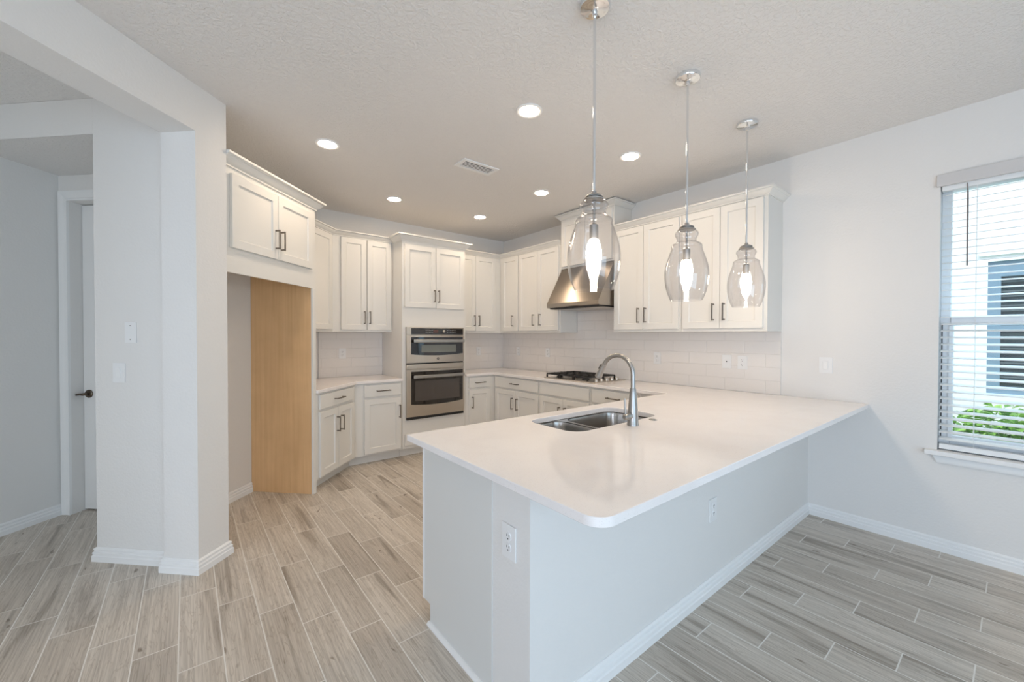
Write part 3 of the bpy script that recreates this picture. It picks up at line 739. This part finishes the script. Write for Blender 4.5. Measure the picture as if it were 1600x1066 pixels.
# ---- base cabinets
BZ = .8835; DRW = (.732, .862); DRZ = (.118, .706)
def basecab(name, label, loc, deg, poly, tw_, items, toe=True, group='base cabinets', toe_pts=None):
    fr = T(loc[0], loc[1], 0, deg)
    root = thing(name, label, 'cabinet', (loc[0], loc[1], 0), deg, group)
    MB().prism(poly, .098, BZ-.0005).build('carcass', M['cab'], root, smooth=False)
    for it in items:
        if it[0] == 'dr': add_drawer(fr, root, it[1], it[2], *DRW, hlen=it[3])
        else: add_door(fr, root, it[1], it[2], *DRZ, it[3], (.473, .622) if it[3] is not None else None)
    return root, fr
VB = -3.027
b0 = uv(4.815, VB); cB = (1.3965, 4.4235)
root, fr = basecab('base_cabinet', 'white base cabinet set diagonally next to the maple panel', b0, 45,
    [b0, (cB[0]-.001, cB[1]), (WC[0]-.002, WC[1]), uv(4.815, -3.855)], 0,
    [('dr', .045, .655, .155), ('d', .045, .3455, .372-.052), ('d', .3495, .655, .445-.052+.0)])
tk = MB(); tk.prism([uv(4.818, VB-.105), (cB[0]-.0445, cB[1]+.071), (cB[0]-.054, cB[1]+.084), uv(4.818, VB-.125)], 0, .0975); tk.build('toe_kick', M['cab'], root, smooth=False)
root, fr = basecab('base_cabinet', 'white single-door base cabinet left of the wall ovens', cB, 0,
    [cB, (1.9215, cB[1]), (1.9215, YB-.002), WC], 0,
    [('dr', .095, .508, .155), ('d', .095, .508, .488)])
tk = MB(); tk.prism([(cB[0]-.0430, cB[1]+.071), (1.9225, cB[1]+.071), (1.9225, cB[1]+.085), (cB[0]-.0520, cB[1]+.085)], 0, .0975); tk.build('toe_kick', M['cab'], root, smooth=False)
XB = 3.236
root, fr = basecab('base_cabinet', 'white single-door base cabinet right of the wall ovens', (2.772, YT), 0,
    [(2.772, YT), (XB-e, YT), (XR-.004, YB-.004), (2.772, YB-.004)], 0,
    [('dr', .048, .374, .155), ('d', .048, .374, .087)])
MB().box(2.772, XB+.06, YT+.071, YT+.085, 0, .0975).build('toe_kick', M['cab'], root, smooth=False)
def rbase(label, y1, y0, items, poly=None):
    root, fr = basecab('base_cabinet', label, (XB, y1), -90, poly or [(XB, y1), (XR-.002, y1), (XR-.002, y0), (XB, y0)], 0, items)
    MB().box(XB+.071, XB+.085, y1, y0, 0, .0975).build('toe_kick', M['cab'], root, smooth=False)
    return root
rbase('white corner base cabinet with a wide drawer left of the cooktop', YT, 3.521, [('dr', .04, .885, .155), ('d', .04, .460, .415), ('d', .464, .885, .510)], [(XB, YT-e), (XR-.003, YB-.006), (XR-.003, 3.521), (XB, 3.521)])
rbase('white base cabinet with a blank top panel beneath the cooktop', 3.519, 2.744, [('dr', .018, .757, 0), ('d', .018, .386, .345), ('d', .390, .757, .431)])
rbase('white base cabinet right of the cooktop, partly hidden by the peninsula', 2.742, 2.16, [('dr', .018, .564, .155), ('d', .018, .564, .06)])
rbase('white filler cabinet where the peninsula joins the wall run', 2.158, 1.892, [])
# ---- peninsula cabinets (doors face the kitchen, +Y)
def pbase(label, x0, x1, doors, hollow=False, end=False):
    fr = T(x1, 1.85, 0, 180)
    root = thing('base_cabinet', label, 'cabinet', ((x0+x1)/2, 1.55, 0), 180, 'base cabinets')
    t = MB()
    ya, yb_ = 1.27, 1.85
    if hollow:
        t.box(x0, x0+.018, ya, yb_, .098, BZ-.001); t.box(x1-.018, x1, ya, yb_, .098, BZ-.001); t.box(x0+.018, x1-.018, ya, ya+.012, .098, BZ-.001); t.box(x0+.018, x1-.018, ya+.012, yb_, .098, .116); t.box(x0+.018, x1-.018, yb_-.018, yb_, .116, .60)
    else: t.box(x0, x1, ya, yb_, .098, BZ-.001)
    t.build('carcass', M['cab'], root, smooth=False)
    wdt = x1-x0; n_ = doors
    for k in range(n_):
        a = .012+(wdt-.024)*k/n_; b_ = a+(wdt-.024)/n_-.004
        add_door(fr, root, a, b_, .118, .862, (b_-.03) if k % 2 == 0 else a+.03, (.62, .77))
    MB().box(x0, x1, yb_-.085, yb_-.071, 0, .0975).build('toe_kick', M['cab'], root, smooth=False)
    return root
pe = pbase('white end cabinet of the peninsula with a plain grey-white side panel', .936, 1.40, 1)
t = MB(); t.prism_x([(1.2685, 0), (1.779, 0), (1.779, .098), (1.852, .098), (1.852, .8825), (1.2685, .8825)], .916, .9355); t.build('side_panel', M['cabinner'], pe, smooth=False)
t = MB(); t.prism_x([(1.838, .098), (1.852, .098), (1.852, .8825), (1.838, .8825)], .9135, .9158); t.build('edge_strip', M['trim'], pe, smooth=False)
t = MB(); t.sweep([(.916, 1.10), (.916, 1.785)], [(0, 0), (.016, 0), (.0155, .006), (.012, .012), (.006, .016), (0, .0165)], 0, side=-1); t.build('shoe_moulding', M['trim'], pe)
pbase('white sink base cabinet in the peninsula', 1.403, 2.40, 2, hollow=True)
pbase('white base cabinet of the peninsula, nearest the wall run', 2.403, XB-.002-.0, 2)

# ---- countertops
CT0, CT1 = .8842, .9142
poly = [uv(4.815, -2.985), (1.4045, 4.387), (1.9235, 4.387), (1.9235, YB-.0135), (1.175, YB-.0135), uv(4.815, -3.853)]
t = MB(); t.wn = True; t.merge(fill_mesh(poly, [], CT0, CT1, .003)); tag(t.build('countertop', M['quartz']), 'short white quartz countertop with an angled front left of the ovens', 'countertop')
def arc(cx, cy, r, a0, a1, n=10): return [(cx+r*math.cos(R(a0+(a1-a0)*k/n)), cy+r*math.sin(R(a0+(a1-a0)*k/n))) for k in range(n+1)]
PX0, PY0, PY1 = .845, .684, 1.887
rr = .062
outer = [(2.772, YB-.0135), (2.772, 4.387), (3.201, 4.387), (3.201, PY1), (PX0+.004, PY1), (PX0, PY1-.004)] + arc(PX0+rr, PY0+rr, rr, 180, 270) + [(XR-.001, PY0), (XR-.001, 1.240), (XR-.0135, 1.242), (XR-.0135, YB-.0135)]
SX0, SX1, SY0, SY1 = 1.522, 2.282, 1.392, 1.774
sinkhole = rrect(SX0, SX1, SY0, SY1, .085, 10)
t = MB(); t.wn = True; t.merge(fill_mesh(outer, [sinkhole], CT0, CT1, .003))
tag(t.build('countertop', M['quartz']), 'large white quartz countertop of the peninsula and cooktop run', 'countertop')

# ---- sink
sk = thing('sink', 'double-bowl undermount stainless steel sink set in the peninsula', 'sink', ((SX0+SX1)/2, (SY0+SY1)/2, .66))
bowls = [(SX0+.004, 1.787, SY0+.006, SY1-.006, .19), (1.811, SX1-.004, SY0+.006, SY1-.006, .21)]
holes = [rrect(a, b_, c, d, .075, 8) for a, b_, c, d, _ in bowls]
t = MB(); t.wn = True; t.merge(fill_mesh(rrect(SX0-.02, SX1+.02, SY0-.02, SY1+.02, .09, 8), holes, .8775, .8835)); t.build('flange', M['sink'], sk)
for a, b_, c, d, dp in bowls:
    t = MB(); rings = []
    zt = .8780
    for ins, z in ((0, zt), (.004, zt-.02), (.010, zt-dp+.035), (.018, zt-dp+.012), (.035, zt-dp), ):
        rings.append([(p[0], p[1], z) for p in rrect(a+ins, b_-ins, c+ins, d-ins, max(.075-ins*.4, .02), 8)])
    # floor with a drain hole
    cx_, cy_ = (a+b_)/2, (c+d)/2+.03; n_ = len(rings[0])
    base_r = [Vector(p) for p in rings[-1]]
    dr = []
    for p in base_r:
        v = Vector((p.x-cx_, p.y-cy_, 0)).normalized()*.045; dr.append((cx_+v.x, cy_+v.y, zt-dp-.004))
    rings.append(dr); rings.append([(cx_+(p[0]-cx_)*.8, cy_+(p[1]-cy_)*.8, zt-dp-.012) for p in dr])
    t.quads(rings, True, False, True); bo = t.build('bowl', M['sink'], sk)
    t = MB(); t.lathe([(0, zt-dp-.008), (.03, zt-dp-.008), (.03, zt-dp-.012)], (cx_, cy_, 0), 20); t.build('drain', M['chrome'], bo)

# ---- faucet
FX, FY = 1.904, 1.323
fa = thing('faucet', 'tall gooseneck pull-down kitchen faucet in brushed steel behind the sink', 'faucet', (FX, FY, CT1))
t = MB(); t.lathe([(0, CT1), (.0315, CT1), (.0315, CT1+.008), (.0295, CT1+.012), (.0290, .96), (.0265, 1.00), (.021, 1.06), (.0165, 1.113), (.0150, 1.117), (0, 1.117)], (FX, FY, 0), 28)
t.build('column', M['faucet'], fa)
t = MB(); Ra = .104; cz_ = 1.188
pts = [(FX, FY, 1.112), (FX, FY, 1.15)]+[(FX, FY+Ra-Ra*math.cos(R(a)), cz_+Ra*math.sin(R(a))) for a in range(0, 151, 6)]
t.tube(pts, .0125, 16); t.build('spout', M['faucet'], fa)
a = R(150); pe_ = Vector((FX, FY+Ra-Ra*math.cos(a), cz_+Ra*math.sin(a))); dd = Vector((0, math.sin(a), math.cos(a))).normalized()
t = MB(); t.tube([pe_, pe_+dd*.002, pe_+dd*.015, pe_+dd*.05, pe_+dd*.080, pe_+dd*.094, pe_+dd*.096], [.0110, .0148, .0152, .0165, .0205, .0210, .018], 20); sh = t.build('spray_head', M['faucet'], fa)
t = MB(); q = pe_+dd*.032+Vector((0, .016, .007)); t.tube([q-dd*.013, q+dd*.013], [.007, .007], 10); t.build('spray_button', M['rubber'], sh)
t = MB(); t.tube([(FX-.012, FY, .967), (FX-.055, FY, .967), (FX-.072, FY, .967), (FX-.079, FY, .967)], [.0175, .0175, .0155, .011], 18)
lv = t.build('lever', M['faucet'], fa)
t = MB(); t.tube([(FX-.066, FY, .975), (FX-.069, FY+.002, 1.02), (FX-.070, FY+.003, 1.066)], [.0062, .0052, .0048], 12); t.build('lever_stick', M['faucet'], lv)
t = MB(); t.lathe([(0, CT1+.006), (.013, CT1+.006), (.014, CT1+.004), (.022, CT1+.004), (.024, CT1)], (2.117, 1.334, 0), 24)
tag(t.build('air_switch_button', M['faucet']), 'small round steel button on the counter right of the faucet', 'button')

# ---- cooktop
CX0, CX1, CY0, CY1 = 3.275, 3.795, 2.735, 3.495
ck = thing('cooktop', 'black and stainless gas cooktop with cast iron grates', 'cooktop', ((CX0+CX1)/2, (CY0+CY1)/2, CT1))
t = MB(); t.box(CX0, CX1, CY0, CY1, CT1+.0003, CT1+.008, .003, 2); t.build('steel_tray', M['steel'], ck)
cyl = [(3.40, 3.36, .032), (3.67, 3.36, .038), (3.535, 3.165, .048), (3.40, 2.97, .036), (3.67, 2.97, .03)]
for x, y, r_ in cyl:
    t = MB(); t.lathe([(0, CT1+.028), (r_*.8, CT1+.028), (r_, CT1+.024), (r_, CT1+.018), (r_*1.15, CT1+.016), (r_*1.15, CT1+.008)], (x, y, 0), 20); t.build('burner', M['iron'], ck)
for k, (ya, yb_) in enumerate(((3.275, 3.480), (3.06, 3.27), (2.855, 3.055))):
    t = MB(); za, zb_ = CT1+.040, CT1+.054; xa, xb = CX0+.03, CX1-.03; bw = .0055
    for x in (xa, xb): t.box(x-bw, x+bw, ya, yb_, za, zb_, .001)
    for y in (ya+bw, (ya+yb_)/2, yb_-bw): t.box(xa, xb, y-bw, y+bw, za, zb_, .001)
    for x in (xa+.12, (xa+xb)/2, xb-.12): t.box(x-bw, x+bw, ya, yb_, za, zb_+.003, .001)
    for x in (xa, (xa+xb)/2, xb):
        for y in (ya+.006, yb_-.006): t.box(x-.007, x+.007, y-.007, y+.007, CT1+.008, za)
    t.build('grate', M['iron'], ck, smooth=False)
for k in range(5):
    t = MB(); x = CX0+.085+.0875*k; y = CY0+.055
    t.lathe([(0, CT1+.034), (.017, CT1+.034), (.019, CT1+.03), (.021, CT1+.008)], (x, y, 0), 18); t.build('knob', M['steel'], ck)

# ---- range hood
hd = thing('range_hood', 'stainless steel wall range hood with sloping sides above the cooktop', 'hood', (XR-.25, (HY0+HY1)/2, 1.72))
t = MB(); ha, hb = HY0+.006, HY1-.008
prof = [(XR-.003, 1.726), (3.315, 1.726), (3.300, 1.732), (3.298, 1.772), (XU+.01, 2.2035), (XR-.003, 2.2035)]
fr_h = MB(); vs = []
rings = [[(x, y, z) for x, z in prof] for y in (ha, hb)]
t.quads(rings, True, True, True); t.build('canopy', M['steelhood'], hd, angle=20)
t = MB(); t.box(3.33, XR-.02, ha+.02, hb-.02, 1.712, 1.7255); un = t.build('filter_tray', M['slot'], hd, smooth=False)
t = MB()
for k in range(3):
    y = ha+.03+k*.24; t.box(3.40, XR-.06, y, y+.225, 1.708, 1.7118)
t.build('mesh_filter', M['steel'], un, smooth=False)
t = MB(); t.box(3.306, 3.40, (ha+hb)/2-.09, (ha+hb)/2+.09, 1.716, 1.7255, .003, 2); t.build('control_strip', M['slot'], un)

# ---- backsplash
t = MB(); t.box(XR-.0125, XR-.0005, 1.242, YB-.0005, CT1+.0005, UZ0-.001); t.box(XR-.0125, XR-.0005, HY0+.0, HY1-.0, UZ0-.001, 1.7254)
bs = t.build('wall_tile_right', M['tileY'], smooth=False); bs['kind'] = 'structure'
t = MB(); t.box(2.7725, XR-.013, YB-.0125, YB-.0005, CT1+.0005, UZ0-.001); bs = t.build('wall_tile_back', M['tileX'], smooth=False); bs['kind'] = 'structure'
t = MB(); t.prism(UVP([(4.816, -3.8565), (6.17, -3.8565), (6.17, -3.842), (4.816, -3.842)]), CT1+.0005, UZ0-.001); t.box(1.178, 1.9225, YB-.0125, YB-.0005, CT1+.0005, UZ0-.001); bs = t.build('wall_tile_back_left', M['tileX'], smooth=False); bs['kind'] = 'structure'

# ---- outlets and switches (faces -Y in their own frame)
def plate(kind, name, label, loc, deg, w_=.080, h_=.122, group=None):
    root = thing(name, label, {'duplex': 'outlet', 'decora': 'switch', 'rocker': 'switch', 'blank': 'wall plate', 'jack': 'wall plate'}[kind], loc, deg, group)
    fr = T(*loc, deg)
    t = MB(fr); t.box(-w_/2, w_/2, -.006, -.0004, -h_/2, h_/2, .0025, 2); pl = t.build('cover_plate', M['plastic'], root)
    if kind == 'duplex':
        for zc in (.0205, -.0205):
            t = MB(fr); t.lathe([(0, -.0085), (.0155, -.0085), (.017, -.006)], (0, 0, zc), 24, axis='Y'); so_ = t.build('socket', M['plastic'], root)
            t = MB(fr); t.box(-.0075, -.0050, -.0090, -.0084, zc+.000, zc+.0085); t.box(.0050, .0075, -.0090, -.0084, zc+.001, zc+.0080); t.lathe([(0, -.0090), (.0028, -.0090), (.0028, -.0084)], (0, 0, zc-.0075), 10, axis='Y')
            t.build('slot', M['slot'], so_, smooth=False)
        t = MB(fr); t.lathe([(0, -.0072), (.003, -.0070), (.0032, -.006)], (0, 0, 0), 10, axis='Y'); t.build('screw', M['trim'], root)
    elif kind in ('decora', 'rocker'):
        t = MB(fr); t.box(-.0175, .0175, -.0078, -.006, -.035, .035, .001); ins = t.build('switch_frame', M['plastic'], root)
        t = MB(fr)
        if kind == 'decora': t.prism_x([(-.0076, -.031), (-.0125, .031), (-.0076, .031)], -.0145, .0145)
        else: t.box(-.0145, .0145, -.0105, -.0078, -.031, .031, .001)
        t.build('rocker', M['trim'], ins)
    elif kind == 'blank':
        t = MB(fr)
        for zc in (.042, -.042): t.lathe([(0, -.0072), (.003, -.0070), (.0032, -.006)], (0, 0, zc), 10, axis='Y')
        t.build('screw', M['nickel'], root)
    else:
        t = MB(fr); t.lathe([(0, -.010), (.005, -.010), (.006, -.006)], (0, 0, 0), 14, axis='Y'); t.build('jack', M['slot'], root)
    return root
XT = XR-.0125; YTL = YB-.0125
plate('rocker', 'light_switch', 'white rocker switch on the window wall above the counter end', (XR, .941, 1.180), -90, .086, .124)
plate('duplex', 'wall_outlet', 'white outlet on the tile nearest the open end of the counter', (XT, 1.538, 1.170), -90, group='backsplash outlets')
plate('jack', 'wall_jack_plate', 'white plate with one round jack left of the last tile outlet', (XT, 1.672, 1.172), -90)
plate('duplex', 'wall_outlet', 'white outlet on the tile right of the faucet and cooktop', (XT, 2.371, 1.172), -90, group='backsplash outlets')
plate('duplex', 'wall_outlet', 'white outlet on the tile just left of the cooktop', (XT, 4.018, 1.175), -90, group='backsplash outlets')
plate('duplex', 'wall_outlet', 'white outlet on the cooktop wall tile, close to the room corner', (XT, 4.645, 1.175), -90, group='backsplash outlets')
plate('duplex', 'wall_outlet', 'white outlet on the tile between the wall ovens and the corner', (3.374, YTL, 1.173), 0, group='backsplash outlets')
plate('duplex', 'wall_outlet', 'white outlet on the tile between the maple panel and the wall ovens', (1.44, YTL, 1.190), 0, group='backsplash outlets')
plate('duplex', 'wall_outlet', 'large white outlet on the end of the peninsula', (KX, 1.1625, .648), -90, .080, .126)

plate('duplex', 'wall_outlet', 'outlet on the blue-lit knee wall under the peninsula overhang', (2.248, KY0, .451), 0, .084, .126)
bx, by = uv(3.135, -3.661); plate('blank', 'blank_wall_plate', 'blank white cover plate on the hallway pillar, the upper of two', (bx, by, 1.417), -45, .078, .128)
bx, by = uv(3.135, -3.777); plate('decora', 'light_switch', 'white rocker switch on the hallway pillar, the lower of two plates', (bx, by, 1.170), -45, .084, .122)

# ---- ceiling lights
def can(loc):
    root = thing('recessed_light', '', 'ceiling light', loc, 0, 'recessed ceiling lights')
    fr = T(*loc)
    t = MB(fr); t.lathe([(.086, -.0005), (.085, -.005), (.078, -.008), (.066, -.006), (.064, -.0005)], seg=40); t.build('trim_ring', M['trim'], root)
    t = MB(fr); t.lathe([(0, -.004), (.0635, -.004), (.0638, -.001)], seg=40); t.build('lens', M['can'], root)
    return root
spots = [((1.741, 2.004), 'glowing recessed ceiling light, the nearest one, left of the first pendant rod'),
         ((2.815, 1.993), 'glowing recessed ceiling light between the first and second pendant rods'),
         ((.848, 3.31), 'glowing recessed ceiling light nearest the refrigerator cabinet'),
         ((1.739, 4.19), 'glowing recessed ceiling light above the counter left of the wall ovens'),
         ((2.817, 4.157), 'glowing recessed ceiling light nearest the back corner, right of the ovens'),
         ((2.826, 3.062), 'glowing recessed ceiling light in front of the hood cabinet')]
c0 = None
for (x, y), lab in spots:
    if c0 is None: c0 = can((x, y, H)); c0['label'] = lab
    else: dup(c0, (x, y, H), label=lab)
# air vent
vt = thing('ceiling_vent', 'white rectangular air supply vent in the kitchen ceiling', 'vent', (1.964, 2.945, H))
t = MB(); t.wn = True; t.merge(fill_mesh([(1.787, 2.860), (2.141, 2.860), (2.141, 3.030), (1.787, 3.030)], [[(1.820, 2.893), (2.108, 2.893), (2.108, 2.997), (1.820, 2.997)]], H-.010, H-.0005, .002)); t.build('frame', M['trim'], vt)
t = MB(); t.box(1.82, 2.108, 2.893, 2.997, H-.002, H-.0006); t.build('duct_shade', M['slot'], vt, smooth=False)  # black sheet paints the shade of the duct between the blades
for k in range(4):
    y = 2.912+.0215*k
    t = MB(); t.box(1.8205, 2.1075, y-.004, y+.005, H-.0088, H-.0072); t.build('louvre_blade', M['trim'], vt, smooth=False)

# ---- pendants
def pendant(loc):
    root = thing('pendant_light', '', 'pendant light', loc, 0, 'glass pendants over the peninsula')
    fr = T(loc[0], loc[1], 0)
    t = MB(fr); t.lathe([(.066, H-.0005), (.066, H-.016), (.063, H-.021), (.050, H-.024), (.020, H-.026), (.012, H-.03), (.010, H-.052), (.006, H-.055)], seg=36, cap1=True); t.build('canopy', M['chrome'], root)
    t = MB(fr); t.lathe([(.0062, 2.03), (.0062, H-.045)], seg=14); t.build('rod', M['chrome'], root)
    t = MB(fr); t.lathe([(.0085, 2.040), (.0115, 2.038), (.0120, 2.028), (.024, 2.0245), (.036, 2.0185), (.0385, 2.015), (.0385, 2.011), (.034, 2.0095), (.034, 2.007), (.046, 2.0035), (.0475, 2.001), (.046, 1.998), (.008, 1.997)], seg=32, cap0=True, cap1=True); t.build('cap', M['faucet'], root)
    t = MB(fr); t.lathe([(.0062, 1.90), (.0062, 1.994)], seg=10); t.lathe([(.0085, 1.953), (.0085, 1.962)], seg=10, cap0=True, cap1=True)
    t.lathe([(.007, 1.900), (.012, 1.897), (.0195, 1.890), (.0195, 1.832), (.0165, 1.828)], seg=20, cap1=True); t.build('socket', M['faucet'], root)
    t = MB(fr); t.lathe([(.0140, 1.829), (.0150, 1.818), (.0215, 1.806), (.0300, 1.792), (.0345, 1.775), (.0325, 1.757), (.0230, 1.742), (.0110, 1.7365), (.0001, 1.7355)], seg=24); t.build('bulb', M['bulb'], root)
    prof = [(.042, 1.9975), (.055, 1.990), (.0625, 1.978), (.0605, 1.966), (.0540, 1.955), (.0515, 1.944), (.0530, 1.934), (.0620, 1.925), (.0760, 1.917), (.0820, 1.908), (.0815, 1.898), (.0840, 1.885), (.0930, 1.860), (.1045, 1.825), (.1130, 1.790), (.1165, 1.755), (.1155, 1.720), (.1110, 1.685), (.1030, 1.650), (.0930, 1.622), (.0850, 1.604)]
    # smooth the profile
    P2 = []
    for i in range(len(prof)-1):
        p0_, p1_, p2_, p3_ = prof[max(i-1, 0)], prof[i], prof[i+1], prof[min(i+2, len(prof)-1)]
        for k in range(3):
            s_ = k/3; P2.append(tuple(.5*((2*p1_[j])+(-p0_[j]+p2_[j])*s_+(2*p0_[j]-5*p1_[j]+4*p2_[j]-p3_[j])*s_**2+(-p0_[j]+3*p1_[j]-3*p2_[j]+p3_[j])*s_**3) for j in (0, 1)))
    P2.append(prof[-1]); th = .003
    inner = [(r_-th, z_) for r_, z_ in P2]
    t = MB(fr); t.lathe(P2+[(prof[-1][0]-th/2, prof[-1][1]-.0015)]+inner[::-1]+[P2[0]], seg=56); t.build('glass_shade', M['glass'], root, angle=80)
    return root
pl = [(1.408, 'clear glass jar pendant, largest in view, hanging nearest the camera'),
      (2.204, 'clear glass jar pendant hanging in the middle of the three'),
      (2.998, 'clear glass jar pendant, smallest in view, closest to the window wall')]
pr = None
for x, lab in pl:
    if pr is None: pr = pendant((x, 1.185, H)); pr['label'] = lab
    else: dup(pr, (x, 1.185, H), label=lab)
